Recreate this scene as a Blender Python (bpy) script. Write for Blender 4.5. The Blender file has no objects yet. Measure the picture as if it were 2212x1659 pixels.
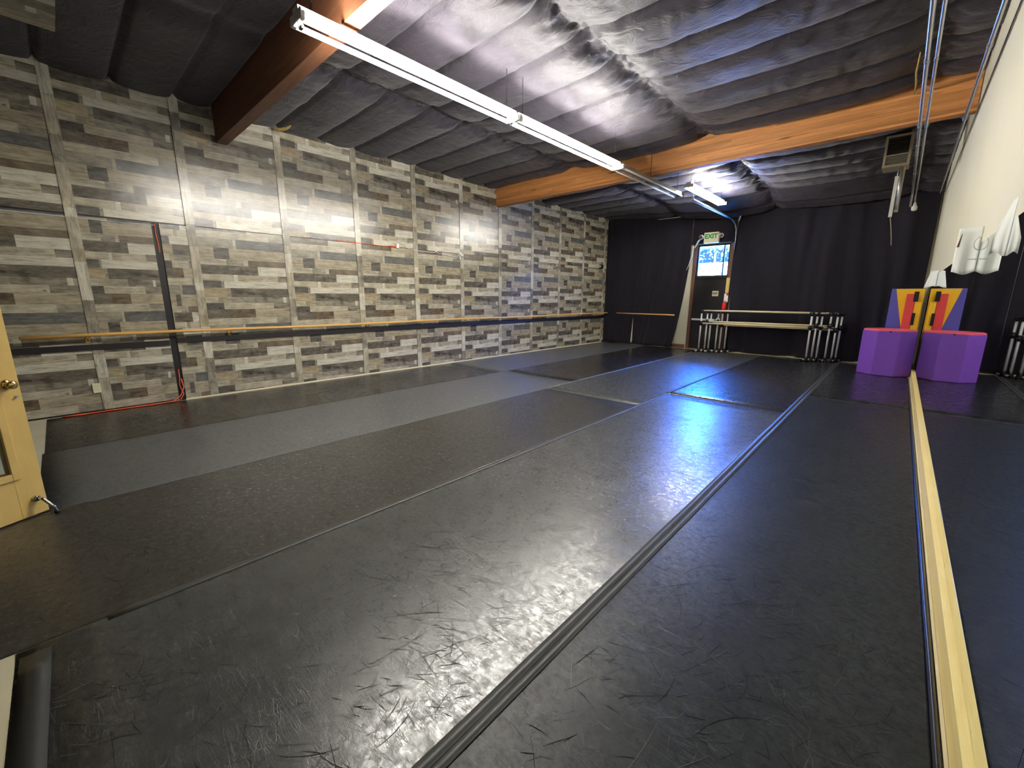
import bpy, bmesh, math, random
from mathutils import Vector, Matrix, noise
C = bpy.context.scene.collection
PI = math.pi
XL, YB, H = -7.46, 12.87, 1.48

# ------------------------------------------------------------------ node helpers
def newmat(name):
    m = bpy.data.materials.new(name); m.use_nodes = True
    nt = m.node_tree; nt.nodes.clear()
    o = nt.nodes.new('ShaderNodeOutputMaterial'); p = nt.nodes.new('ShaderNodeBsdfPrincipled')
    nt.links.new(p.outputs[0], o.inputs[0])
    return m, nt, p
def N(nt, t, **kw):
    n = nt.nodes.new(t)
    for k, v in kw.items():
        if k.startswith('i_'): n.inputs[k[2:].replace('_', ' ')].default_value = v
        else: setattr(n, k, v)
    return n
def L(nt, a, b): nt.links.new(a, b)
def ramp(nt, src, stops):
    r = nt.nodes.new('ShaderNodeValToRGB'); L(nt, src, r.inputs[0])
    e = r.color_ramp.elements
    while len(e) < len(stops): e.new(0.5)
    for i, (p, c) in enumerate(stops):
        e[i].position = p; e[i].color = (c, c, c, 1) if isinstance(c, (int, float)) else (*c, 1)
    return r.outputs[0]
def coords(nt, scale=(1, 1, 1), rot=(0, 0, 0), kind='Object'):
    tc = nt.nodes.new('ShaderNodeTexCoord'); mp = nt.nodes.new('ShaderNodeMapping')
    L(nt, tc.outputs[kind], mp.inputs[0]); mp.inputs['Scale'].default_value = scale; mp.inputs['Rotation'].default_value = rot
    return mp.outputs[0]
def noi(nt, vec, scale, detail=3, rough=.5, dist=0.0):
    n = nt.nodes.new('ShaderNodeTexNoise'); L(nt, vec, n.inputs['Vector'])
    n.inputs['Scale'].default_value = scale; n.inputs['Detail'].default_value = detail
    n.inputs['Roughness'].default_value = rough; n.inputs['Distortion'].default_value = dist
    return n.outputs[0]
def mth(nt, op, a, b=None, c=None):
    m = nt.nodes.new('ShaderNodeMath'); m.operation = op
    for i, v in enumerate((a, b, c)):
        if v is None: continue
        if isinstance(v, (int, float)): m.inputs[i].default_value = v
        else: L(nt, v, m.inputs[i])
    return m.outputs[0]
def mix(nt, f, a, b, mode='MIX'):
    m = nt.nodes.new('ShaderNodeMix'); m.data_type = 'RGBA'; m.blend_type = mode
    for s, v in ((m.inputs[0], f), (m.inputs[6], a), (m.inputs[7], b)):
        if isinstance(v, (int, float)): s.default_value = v
        elif isinstance(v, tuple): s.default_value = (*v, 1)
        else: L(nt, v, s)
    return m.outputs[2]
def bump(nt, p, h, strength=.3, dist=.01):
    b = nt.nodes.new('ShaderNodeBump'); L(nt, h, b.inputs['Height'])
    b.inputs['Strength'].default_value = strength; b.inputs['Distance'].default_value = dist
    L(nt, b.outputs[0], p.inputs['Normal'])
def plain(name, col, rough=.5, metal=0.0, var=.12, vs=6.0, bmp=0.0, spec=.5):
    m, nt, p = newmat(name)
    v = coords(nt)
    n = noi(nt, v, vs, 4)
    d = tuple(c * (1 - var) for c in col); l = tuple(min(1, c * (1 + var)) for c in col)
    L(nt, mix(nt, n, d, l), p.inputs['Base Color'])
    p.inputs['Roughness'].default_value = rough; p.inputs['Metallic'].default_value = metal
    p.inputs['Specular IOR Level'].default_value = spec
    if bmp: bump(nt, p, noi(nt, v, vs * 12, 3), bmp, .004)
    return m

def mat_wood(name, dark, light, scale=(1, 8, 8), rough=.5, lam=0.0, knots=False):
    m, nt, p = newmat(name)
    v = coords(nt, scale)
    g = noi(nt, v, 3, 6, .6, .6); g2 = noi(nt, v, 14, 3, .6, .2)
    f = mth(nt, 'ADD', mth(nt, 'MULTIPLY', g, .75), mth(nt, 'MULTIPLY', g2, .35))
    col = mix(nt, ramp(nt, f, [(.3, 0), (.75, 1)]), dark, light)
    if lam:
        tc = nt.nodes.new('ShaderNodeTexCoord'); sp = nt.nodes.new('ShaderNodeSeparateXYZ'); L(nt, tc.outputs['Object'], sp.inputs[0])
        fr = mth(nt, 'FRACT', mth(nt, 'DIVIDE', sp.outputs[2], lam))
        fl = mth(nt, 'FLOOR', mth(nt, 'DIVIDE', sp.outputs[2], lam))
        wn = nt.nodes.new('ShaderNodeTexWhiteNoise'); wn.noise_dimensions = '2D'
        cx = nt.nodes.new('ShaderNodeCombineXYZ'); L(nt, fl, cx.inputs[0])
        L(nt, mth(nt, 'FLOOR', mth(nt, 'ADD', mth(nt, 'DIVIDE', sp.outputs[0], 2.3), mth(nt, 'MULTIPLY', fl, .37))), cx.inputs[1]); L(nt, cx.outputs[0], wn.inputs[0])
        tone = mth(nt, 'MULTIPLY_ADD', wn.outputs[0], .45, .75)
        col = mix(nt, 1.0, col, tone, 'MULTIPLY')
        line = ramp(nt, fr, [(0.0, .55), (.05, 1)])
        col = mix(nt, 1.0, col, line, 'MULTIPLY')
    if knots:
        vo = nt.nodes.new('ShaderNodeTexVoronoi'); L(nt, coords(nt, (.5, 3, 3)), vo.inputs['Vector']); vo.inputs['Scale'].default_value = 1.6
        k = ramp(nt, vo.outputs['Distance'], [(.03, .3), (.1, 1)])
        col = mix(nt, 1.0, col, k, 'MULTIPLY')
    L(nt, col, p.inputs['Base Color']); p.inputs['Roughness'].default_value = rough
    bump(nt, p, f, .15, .003)
    return m

def mat_print(name):
    """printed reclaimed-plank hardboard; plank tones come from the print (face colours)"""
    m, nt, p = newmat(name)
    at = nt.nodes.new('ShaderNodeAttribute'); at.attribute_name = 'plank'
    v = coords(nt, (2.2, 26, 1), kind='UV')
    g = noi(nt, v, 1.0, 6, .62, 1.2)
    v2 = coords(nt, (9, 160, 1), kind='UV')
    g2 = noi(nt, v2, 1.0, 3, .6, .3)
    v3 = coords(nt, (7, 12, 1), kind='UV')
    g3 = noi(nt, v3, 1.0, 4, .65, .4)
    f = mth(nt, 'ADD', mth(nt, 'MULTIPLY', g, .6), mth(nt, 'MULTIPLY', g2, .4))
    tone = ramp(nt, f, [(.32, .48), (.5, 1.0), (.70, 1.22)])
    blot = ramp(nt, g3, [(.32, .40), (.46, .9), (.64, 1.45)])
    amt = mth(nt, 'MULTIPLY_ADD', at.outputs['Alpha'], 1.0, 0.0)
    col = mix(nt, 1.0, at.outputs['Color'], tone, 'MULTIPLY')
    col = mix(nt, amt, col, mix(nt, 1.0, col, blot, 'MULTIPLY'))
    # dark grain threads
    ln = mth(nt, 'ABSOLUTE', mth(nt, 'SUBTRACT', noi(nt, coords(nt, (1.6, 16, 1), kind='UV'), 1.0, 2, .5, .8), .5))
    col = mix(nt, 1.0, col, ramp(nt, ln, [(.0, .68), (.02, 1)]), 'MULTIPLY')
    vo = nt.nodes.new('ShaderNodeTexVoronoi'); L(nt, coords(nt, (3.2, 5, 1), kind='UV'), vo.inputs['Vector']); vo.inputs['Scale'].default_value = 1.0
    col = mix(nt, 1.0, col, ramp(nt, vo.outputs['Distance'], [(.03, .35), (.07, 1)]), 'MULTIPLY')
    L(nt, col, p.inputs['Base Color'])
    p.inputs['Roughness'].default_value = .3
    L(nt, ramp(nt, g3, [(.2, .20), (.8, .29)]), p.inputs['Roughness']); p.inputs['Specular IOR Level'].default_value = .85
    big = noi(nt, coords(nt, (1, 1.3, 1.3)), 1.1, 2)
    bump(nt, p, mth(nt, 'ADD', mth(nt, 'MULTIPLY', big, 5), mth(nt, 'MULTIPLY', f, .3)), .2, .009)
    return m

def mat_marley(name, col, scuff=.5, rough=.3, spec=1.0):
    m, nt, p = newmat(name)
    tc = nt.nodes.new('ShaderNodeTexCoord')
    def mp(sc, rz):
        q = nt.nodes.new('ShaderNodeMapping'); L(nt, tc.outputs['Object'], q.inputs[0]); q.inputs['Scale'].default_value = sc; q.inputs['Rotation'].default_value = (0, 0, rz); return q.outputs[0]
    big = noi(nt, mp((1, 1, 1), 0), .9, 4, .6)
    mid = noi(nt, mp((1, 1, 1), 0), 7, 5, .65, .5)
    fine = noi(nt, mp((1, 1, 1), 0), 160, 2, .5)
    base = mix(nt, mid, tuple(c * .78 for c in col), tuple(c * 1.25 for c in col))
    mot = ramp(nt, noi(nt, mp((1, 1, 1), .3), 26, 6, .78, .3), [(.36, .42), (.5, 1.0), (.64, 1.5)])
    base = mix(nt, .35 + .5 * scuff, base, mix(nt, 1.0, base, mot, 'MULTIPLY'))
    lines = None
    for i, (rz, sc, w) in enumerate(((.5, (2.0, 17, 1), .006), (-.9, (1.6, 15, 1), .005), (1.9, (2.4, 16, 1), .006), (.05, (3.0, 22, 1), .009), (2.7, (3.4, 24, 1), .009))):
        n = noi(nt, mp(sc, rz), 1.0 + .3 * i, 2.5, .55, .5)
        d = mth(nt, 'ABSOLUTE', mth(nt, 'SUBTRACT', n, .5))
        ln = ramp(nt, d, [(0.0, 1), (w, 0)])
        msk = ramp(nt, noi(nt, mp((1, 1, 1), rz), 3.2 + i, 3, .6), [(.46, 0), (.6, 1)])
        ln = mth(nt, 'MULTIPLY', ln, msk)
        lines = (ln if lines is None else mth(nt, 'MAXIMUM', lines, ln)) if i < 3 else lines
        if i == 3: dk = ln
        if i == 4: dk = mth(nt, 'MAXIMUM', dk, ln)
    c2 = mix(nt, mth(nt, 'MULTIPLY', lines, scuff), base, tuple(min(1, c * 2.2 + .025) for c in col))
    c2 = mix(nt, mth(nt, 'MULTIPLY', dk, scuff * .8), c2, (.008, .008, .008))
    L(nt, c2, p.inputs['Base Color'])
    r = mth(nt, 'MULTIPLY_ADD', mid, .14, rough - .06)
    r = mth(nt, 'ADD', r, mth(nt, 'MULTIPLY', dk, .25))
    r = mth(nt, 'ADD', r, mth(nt, 'MULTIPLY', fine, .05))
    r = mth(nt, 'ADD', r, mth(nt, 'MULTIPLY', mth(nt, 'SUBTRACT', 1.0, mot), .16 * scuff))
    sp_ = mth(nt, 'MULTIPLY_ADD', mot, .38 * spec, .42 * spec)
    L(nt, sp_, p.inputs['Specular IOR Level'])
    L(nt, r, p.inputs['Roughness'])
    hgt = mth(nt, 'ADD', mth(nt, 'MULTIPLY', big, 3.0), mth(nt, 'SUBTRACT', mth(nt, 'MULTIPLY', mid, .28), mth(nt, 'MULTIPLY', mth(nt, 'MAXIMUM', lines, dk), .35 * scuff)))
    hgt = mth(nt, 'ADD', hgt, mth(nt, 'MULTIPLY', fine, .12))
    bump(nt, p, hgt, .22, .006)
    return m

def mat_fabric(name, col, rough=.85, sheen=.3, vs=5, patches=.0, crinkle=0):
    m, nt, p = newmat(name)
    v = coords(nt)
    n = noi(nt, v, vs, 5, .6); w = noi(nt, v, 220, 2)
    c = mix(nt, n, tuple(a * .75 for a in col), tuple(a * 1.25 for a in col))
    if patches:
        pm = ramp(nt, noi(nt, v, 2.6, 5, .7, .6), [(.36, 1 - patches), (.44, 1)])
        c = mix(nt, 1.0, c, pm, 'MULTIPLY')
    L(nt, c, p.inputs['Base Color']); p.inputs['Roughness'].default_value = rough
    p.inputs['Sheen Weight'].default_value = sheen; p.inputs['Sheen Roughness'].default_value = .4
    p.inputs['Specular IOR Level'].default_value = .25
    if crinkle:
        c1 = mth(nt, 'ABSOLUTE', mth(nt, 'SUBTRACT', noi(nt, coords(nt, (1, 1.8, 1)), 3.2, 6, .6, 1.1), .5))
        bump(nt, p, mth(nt, 'ADD', mth(nt, 'MULTIPLY', c1, 1.0), mth(nt, 'MULTIPLY', noi(nt, v, 40, 4, .6), .10)), .55, crinkle)
    else: bump(nt, p, mth(nt, 'ADD', w, mth(nt, 'MULTIPLY', noi(nt, v, 30, 4), 2)), .25, .002)
    return m

def emis(name, col, s):
    m, nt, p = newmat(name); p.inputs['Base Color'].default_value = (*col, 1)
    p.inputs['Emission Color'].default_value = (*col, 1); p.inputs['Emission Strength'].default_value = s
    return m

M = {}
M['print'] = mat_print('PlankPrint')
M['beamdark'] = mat_wood('BeamStained', (.10, .035, .018), (.24, .095, .04), (.5, 6, 10), .55)  # darker, redder wood colour than the other beam
M['beam'] = mat_wood('BeamGlulam', (.40, .14, .042), (.76, .34, .11), (.5, 6, 12), .55, lam=.038, knots=True)
M['honey'] = mat_wood('HoneyBirch', (.68, .46, .14), (.78, .55, .18), (2, 2, 1), .4)
M['barre'] = mat_wood('BarrePine', (.62, .33, .08), (.82, .50, .16), (6, .6, 6), .35)
M['barrepale'] = mat_wood('BarrePale', (.74, .62, .36), (.86, .74, .46), (.6, 6, 6), .4)
M['sill'] = mat_wood('SillPine', (.84, .60, .18), (.95, .78, .32), (10, .5, 10), .4, knots=False)
M['brownwood'] = mat_wood('BrownJamb', (.09, .042, .025), (.19, .09, .05), (8, 8, .6), .55)
M['black'] = plain('BlackPaint', (.012, .010, .012), .45)
M['blackboard'] = plain('BlackBoard', (.009, .006, .007), .5)
M['fitting'] = plain('BlackFitting', (.01, .01, .011), .35)
M['pvc'] = plain('WhitePVC', (.72, .72, .70), .35, var=.05)
M['cream'] = plain('CreamWall', (.66, .62, .48), .7, var=.04, vs=1.2, bmp=.1)
M['creamtrim'] = plain('CreamTrim', (.72, .66, .45), .6, var=.08)
M['slab'] = plain('CreamSlab', (.60, .55, .38), .55, var=.15, vs=3)
M['slabw'] = plain('WornConcrete', (.50, .46, .34), .6, var=.35, vs=4)
M['steel'] = plain('Galvanised', (.55, .57, .60), .32, .9, var=.15, vs=9)
M['reflector'] = plain('FixtureGrey', (.40, .41, .40), .35, .6, var=.1)
M['enamel'] = plain('WhiteEnamel', (.75, .75, .72), .35, var=.04)
M['chrome'] = plain('Chrome', (.7, .68, .65), .15, 1.0)
M['brass'] = plain('Brass', (.78, .58, .22), .2, 1.0)
M['heater'] = plain('HeaterTan', (.36, .31, .22), .5, var=.2)
M['heaterdark'] = plain('HeaterDark', (.03, .028, .025), .6)
M['orange'] = plain('OrangeCord', (.85, .13, .04), .45)
M['white'] = plain('WhitePlastic', (.80, .80, .76), .4, var=.03)
M['offwhite'] = plain('AgedPlastic', (.74, .68, .44), .45, var=.05)
M['purple'] = plain('PurpleVinyl', (.21, .07, .50), .42, var=.06)
M['red'] = plain('RedVinyl', (.72, .06, .06), .4, var=.06)
M['pinkred'] = plain('RedTop', (.92, .12, .20), .4, var=.06)
M['yellow'] = plain('YellowVinyl', (.92, .56, .01), .42, var=.05)
M['blue'] = plain('BlueVinyl', (.09, .09, .46), .45, var=.08)
M['paper'] = plain('PaperWhite', (.78, .80, .76), .8, var=.03)
M['ink'] = plain('FaintInk', (.62, .63, .60), .8)
M['green'] = plain('SignGreen', (.01, .26, .08), .4)
M['inkdark'] = plain('SignBlack', (.03, .03, .03), .5)
M['redpaint'] = plain('ExtinguisherRed', (.7, .015, .02), .3)
M['magenta'] = plain('SignMagenta', (.5, .02, .16), .5)
M['yellowsign'] = plain('SignYellow', (.62, .50, .16), .5)
M['tape'] = plain('GreyVinylTape', (.055, .056, .050), .42, var=.18, vs=30, bmp=.2)
M['tapedark'] = plain('DarkVinylTape', (.030, .031, .030), .36, var=.15, vs=30)
M['tapelight'] = plain('ScuffedTape', (.11, .115, .12), .4, var=.2, vs=30)
M['rubber'] = plain('BlackRubber', (.012, .012, .013), .3)
M['wool'] = plain('YellowWool', (.62, .46, .14), .95, var=.3, vs=20, bmp=.5)
M['insul'] = mat_fabric('InsulationFabric', (.041, .035, .047), .5, .12, 3, patches=.45, crinkle=.05)
M['curtain'] = mat_fabric('BlackDrape', (.016, .014, .022), .9, .3)
M['tube'] = emis('TubeBright', (1.0, .965, .88), 265)
M['tubel'] = emis('TubeSoft', (1.0, .965, .88), 100)
M['scuffdark'] = plain('ScuffDark', (.010, .010, .009), .75, spec=.2)
M['scufflight'] = plain('ScuffLight', (.095, .098, .09), .6, spec=.4)
M['strip_a'] = mat_marley('MarleyBlack', (.020, .018, .014), .25, .22)
M['strip_b'] = mat_marley('MarleyGrey', (.075, .078, .081), .35, .27)
M['strip_c'] = mat_marley('MarleyCharcoal', (.026, .024, .020), .75, .29)
M['strip_d'] = mat_marley('MarleyScuffed', (.050, .051, .047), 1.0, .27)
M['strip_e'] = mat_marley('MarleyDark', (.016, .0185, .0155), .95, .33, .62)
M['strip_f'] = mat_marley('MarleyNight', (.019, .020, .024), .5, .22)
# mirror, glass
m, nt, p = newmat('MirrorGlass'); p.inputs['Metallic'].default_value = 1; p.inputs['Roughness'].default_value = .012
n_ = noi(nt, coords(nt), 2, 2); L(nt, mix(nt, n_, (.80, .84, .83), (.84, .88, .87)), p.inputs['Base Color']); M['mirror'] = m
m = bpy.data.materials.new('ClearGlass'); m.use_nodes = True; nt = m.node_tree; nt.nodes.clear()
o_ = nt.nodes.new('ShaderNodeOutputMaterial'); mx = nt.nodes.new('ShaderNodeMixShader'); tr_ = nt.nodes.new('ShaderNodeBsdfTransparent'); gl_ = nt.nodes.new('ShaderNodeBsdfGlossy'); lw = nt.nodes.new('ShaderNodeLayerWeight')
lw.inputs[0].default_value = .35; gl_.inputs['Roughness'].default_value = .02
L(nt, mix(nt, noi(nt, coords(nt), 3, 2), (.88, .93, .97), (.92, .96, 1)), tr_.inputs[0])
L(nt, mth(nt, 'MULTIPLY', lw.outputs['Fresnel'], .8), mx.inputs[0]); L(nt, tr_.outputs[0], mx.inputs[1]); L(nt, gl_.outputs[0], mx.inputs[2]); L(nt, mx.outputs[0], o_.inputs[0]); M['glass'] = m
M['sunwhite'] = plain('StuccoWhite', (.85, .85, .83), .8, var=.03)
m, nt, p = newmat('Foliage'); n_ = noi(nt, coords(nt), 8, 4)
L(nt, mix(nt, n_, (.03, .035, .02), (.22, .17, .07)), p.inputs['Base Color']); M['leaf'] = m
M['bark'] = plain('Bark', (.25, .2, .15), .9)

# ------------------------------------------------------------------ mesh helpers
def box(bm, x0, x1, y0, y1, z0, z1, mi=0):
    v = [bm.verts.new(c) for c in ((x0,y0,z0),(x1,y0,z0),(x1,y1,z0),(x0,y1,z0),(x0,y0,z1),(x1,y0,z1),(x1,y1,z1),(x0,y1,z1))]
    fs = [bm.faces.new([v[i] for i in f]) for f in ((0,3,2,1),(4,5,6,7),(0,1,5,4),(1,2,6,5),(2,3,7,6),(3,0,4,7))]
    for f in fs: f.material_index = mi
    return v
def tube(bm, pts, r, n=10, mi=0, cap=True):
    pts = [Vector(q) for q in pts]; rings = []
    for i, q in enumerate(pts):
        d = (pts[min(i+1, len(pts)-1)] - pts[max(i-1, 0)]).normalized()
        a = d.orthogonal().normalized() if i == 0 else (ra - d * ra.dot(d)).normalized()
        ra = a; b = d.cross(a)
        rr = r[i] if isinstance(r, (list, tuple)) else r
        rings.append([bm.verts.new(q + (a * math.cos(2*PI*k/n) + b * math.sin(2*PI*k/n)) * rr) for k in range(n)])
    for A, B in zip(rings, rings[1:]):
        for k in range(n):
            f = bm.faces.new((A[k], A[(k+1)%n], B[(k+1)%n], B[k])); f.smooth = True; f.material_index = mi
    if cap:
        bm.faces.new(rings[0][::-1]).material_index = mi; bm.faces.new(rings[-1]).material_index = mi
def prism(bm, poly, z0, z1, axis='z', mi=0):
    def P(a, b, c): return {'z': (a, b, c), 'y': (a, c, b), 'x': (c, a, b)}[axis]
    A = [bm.verts.new(P(a, b, z0)) for a, b in poly]; B = [bm.verts.new(P(a, b, z1)) for a, b in poly]
    n = len(poly); fs = [bm.faces.new(A[::-1]), bm.faces.new(B)]
    for k in range(n): fs.append(bm.faces.new((A[k], A[(k+1)%n], B[(k+1)%n], B[k])))
    for f in fs: f.material_index = mi
def mesh(name, build, mats, parent=None, loc=None, bevel=0, smooth=False, **props):
    bm = bmesh.new(); build(bm)
    bmesh.ops.recalc_face_normals(bm, faces=bm.faces)
    me = bpy.data.meshes.new(name)
    if smooth:
        for f in bm.faces: f.smooth = True
    bm.to_mesh(me); bm.free()
    for q in (mats if isinstance(mats, (list, tuple)) else [mats]): me.materials.append(M[q])
    o = bpy.data.objects.new(name, me); C.objects.link(o)
    if parent: o.parent = parent
    if loc: o.location = loc
    if bevel:
        b = o.modifiers.new('bevel', 'BEVEL'); b.width = bevel; b.segments = 2; b.limit_method = 'ANGLE'
    for k, v in props.items(): o[k] = v
    return o
def empty(name, label, cat, loc=(0,0,0), rz=0, group=None):
    o = bpy.data.objects.new(name, None); C.objects.link(o); o.empty_display_size = .1
    o.location = loc; o.rotation_euler = (0, 0, rz); o['label'] = label; o['category'] = cat
    if group: o['group'] = group
    return o
def tag(o, label, cat, group=None):
    o['label'] = label; o['category'] = cat
    if group: o['group'] = group
    return o
def struct(name, build, mats, parent=None, **k):
    o = mesh(name, build, mats, parent, **k)
    if not parent: o['kind'] = 'structure'
    return o
def copytree(o, parent=None):
    c = o.copy(); C.objects.link(c)
    if parent: c.parent = parent
    for ch in list(o.children): copytree(ch, c)
    return c
def text(name, s, size, mat, parent, loc, rot, ext=.001):
    cu = bpy.data.curves.new(name, 'FONT'); cu.body = s; cu.size = size; cu.extrude = ext; cu.align_x = 'CENTER'; cu.align_y = 'CENTER'
    cu.offset = size * .045; t_ = bpy.data.objects.new('tmp_text', cu); C.objects.link(t_)
    me = bpy.data.meshes.new_from_object(t_.evaluated_get(bpy.context.evaluated_depsgraph_get()))
    bpy.data.objects.remove(t_); me.materials.clear(); me.materials.append(M[mat]); me.name = name
    o = bpy.data.objects.new(name, me); C.objects.link(o)
    o.parent = parent; o.location = loc; o.rotation_euler = rot
    return o
def slim(bm): pass

# ------------------------------------------------------------------ shell
struct('floor', lambda b: box(b, -8.0, .9, -2.6, 13.2, -.12, 0), 'slab')
struct('ceiling', lambda b: box(b, -8.0, .9, -2.6, 13.2, 4.32, 4.45), 'black')
struct('wall_left', lambda b: box(b, -7.75, XL - .012, -2.6, 13.2, 0, 4.32), 'black')
def wr(b):
    A = [(.358, -2.6, 0), (.358, 13.2, 0), (.352, 13.2, 2.05), (.352, -2.6, 2.05), (.318, -2.6, 4.32), (.318, 13.2, 4.32)]
    B = [(.75, y, z) for x, y, z in A]
    a = [b.verts.new(q) for q in A]; c = [b.verts.new(q) for q in B]
    for f in ((a[0], a[1], a[2], a[3]), (a[3], a[2], a[5], a[4]), (c[3], c[2], c[1], c[0]), (c[4], c[5], c[2], c[3]), (a[0], a[3], c[3], c[0]), (a[3], a[4], c[4], c[3]), (a[1], c[1], c[2], a[2]), (a[2], c[2], c[5], a[5]), (a[4], a[5], c[5], c[4]), (a[0], c[0], c[1], a[1])): b.faces.new(f)
struct('wall_right', wr, 'cream')
DX0, DX1 = -4.60, -3.64
def wb(b):
    box(b, -8.0, DX0, YB, YB + .2, 0, 4.32); box(b, DX1, .75, YB, YB + .2, 0, 4.32); box(b, DX0, DX1, YB, YB + .2, 3.0, 4.32)
struct('wall_back', wb, 'cream')
def wn(b):
    box(b, -8.0, -3.74, -1.25, -1.1, 0, 4.32); box(b, -2.78, .75, -1.25, -1.1, 0, 4.32); box(b, -3.74, -2.78, -1.25, -1.1, 2.06, 4.32)
struct('wall_near', wn, 'black')  # unseen wall, coloured black to cut bounce light on the plank wall
struct('wall_corridor', lambda b: box(b, -8.0, .75, -2.6, -2.45, 0, 4.32), 'black')  # unseen, added to close the doorway against sky light; black against bounce
# skirting lines
struct('baseboard_left', lambda b: box(b, XL + .004, XL + .018, 1.08, 12.6, .001, .022), 'creamtrim')
struct('baseboard_back', lambda b: box(b, -3.52, .28, YB - .17, YB - .15, .001, .009), 'creamtrim')
struct('trim_1', lambda b: box(b, -5.30, DX0 - .10, YB - .03, YB - .002, 0, .11), 'brownwood')

# exit door with its transom window
d2 = bpy.data.objects.new('door_2', None); C.objects.link(d2); d2['kind'] = 'structure'; d2.location = (0, 0, 0)
mesh('door_leaf', lambda b: box(b, DX0 + .03, DX1 - .03, YB + .03, YB + .075, .0, 2.05), 'black', d2)
mesh('door_jamb', lambda b: box(b, DX0 - .06, DX0 + .03, YB - .035, YB + .12, 0, 3.04), 'brownwood', d2)
mesh('door_jamb', lambda b: box(b, DX1 - .03, DX1 + .05, YB - .035, YB + .12, 0, 3.04), 'brownwood', d2)
mesh('threshold', lambda b: box(b, DX0 + .03, DX1 - .03, YB - .02, YB + .12, .0, .02), 'brownwood', d2)  # added to stop light leaking under the exit door
mesh('transom_bar', lambda b: box(b, DX0 + .03, DX1 - .03, YB + .0, YB + .1, 2.05, 2.10), 'black', d2)
def pb(b):
    box(b, DX0 + .05, DX1 - .26, YB - .055, YB - .02, .855, .91)
mesh('push_bar', pb, 'white', d2, bevel=.008)
def pb2(b):
    tube(b, [(DX1 - .17, YB - .07, .885), (DX1 - .17, YB + .03, .885)], .055, 16)
mesh('latch_housing', pb2, 'white', d2, label='round white latch housing of the push bar')
for x in (DX0 + .07, DX1 - .3): mesh('bar_bracket', lambda b: box(b, x, x + .03, YB - .03, YB + .035, .865, .9), 'fitting', d2)
w1 = bpy.data.objects.new('window_1', None); C.objects.link(w1); w1['kind'] = 'structure'
def wf(b):
    a0, a1, z0, z1 = DX0 + .03, DX1 - .03, 2.10, 3.0
    box(b, a0, a0 + .05, YB + .02, YB + .09, z0, z1); box(b, a1 - .05, a1, YB + .02, YB + .09, z0, z1)
    box(b, a0 + .05, a1 - .05, YB + .02, YB + .09, z0, z0 + .04); box(b, a0 + .05, a1 - .05, YB + .02, YB + .09, z1 - .05, z1)
    box(b, a1 - .19, a1 - .16, YB + .025, YB + .085, z0 + .04, z1 - .05)
mesh('window_frame', wf, 'black', w1)
mesh('pane', lambda b: box(b, DX0 + .08, DX1 - .08, YB + .05, YB + .056, 2.14, 2.95), 'glass', w1)

# near door, standing open
A_ = Vector((-4.173, -.243, 0)); dd = Vector((.495, -.869, 0)).normalized()
ang = math.atan2(dd.y, dd.x)
d1 = bpy.data.objects.new('door_1', None); C.objects.link(d1); d1['kind'] = 'structure'
d1.location = A_; d1.rotation_euler = (0, 0, ang)
# local: x along leaf from the free edge to the hinge, +y is the face seen
T = .0; TH = -.045
def dleaf(b):
    W, G0, G1, z0, z1, HT = .915, .135, .78, .33, 1.86, 2.03
    box(b, 0, G0, TH, 0, .012, HT); box(b, G1, W, TH, 0, .012, HT)
    box(b, G0, G1, TH, 0, .012, z0); box(b, G0, G1, TH, 0, z1, HT)
mesh('door_leaf', dleaf, 'honey', d1, bevel=.002)
def stops(b):
    for y0, y1 in ((0, .012), (TH - .012, TH)):
        box(b, .10, .14, y0, y1, .29, 1.90); box(b, .775, .815, y0, y1, .29, 1.90)
        box(b, .14, .775, y0, y1, .29, .335); box(b, .14, .775, y0, y1, 1.855, 1.90)
mesh('glass_stop', stops, 'honey', d1, bevel=.003)
mesh('pane', lambda b: box(b, .136, .779, -.026, -.02, .331, 1.859), 'glass', d1)
def knob(b):
    tube(b, [(.06, 0, .918), (.06, .012, .918)], [.033, .030], 20)
    tube(b, [(.06, .01, .918), (.06, .03, .918), (.06, .04, .918), (.06, .055, .918), (.06, .066, .918), (.06, .07, .918)], [.012, .012, .024, .029, .022, .004], 20)
mesh('door_knob', knob, 'brass', d1, smooth=True)
mesh('latch_plate', lambda b: box(b, -.002, .0005, -.034, -.012, .885, .95), 'chrome', d1)
mesh('lock_pin', lambda b: tube(b, [(.03, 0, .83), (.03, .012, .83)], .006, 10), 'chrome', d1)
def dstop(b):
    tube(b, [(.055, 0, .125), (.055, .02, .125)], .02, 12)
    tube(b, [(.055, .02, .13), (.04, .05, .115), (.01, .075, .05), (.005, .08, .02)], [.012, .011, .009, .011], 12)
ds = mesh('door_stop', dstop, 'chrome', d1, smooth=True)
mesh('rubber_tip', lambda b: tube(b, [(.005, .08, .022), (.004, .08, .001)], [.013, .015], 12), 'rubber', ds)
struct('trim_2', lambda b: (box(b, -3.80, -3.74, -1.1, -1.08, 0, 2.12), box(b, -2.78, -2.72, -1.1, -1.08, 0, 2.12), box(b, -3.80, -2.72, -1.1, -1.08, 2.06, 2.12)), 'honey')

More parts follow.
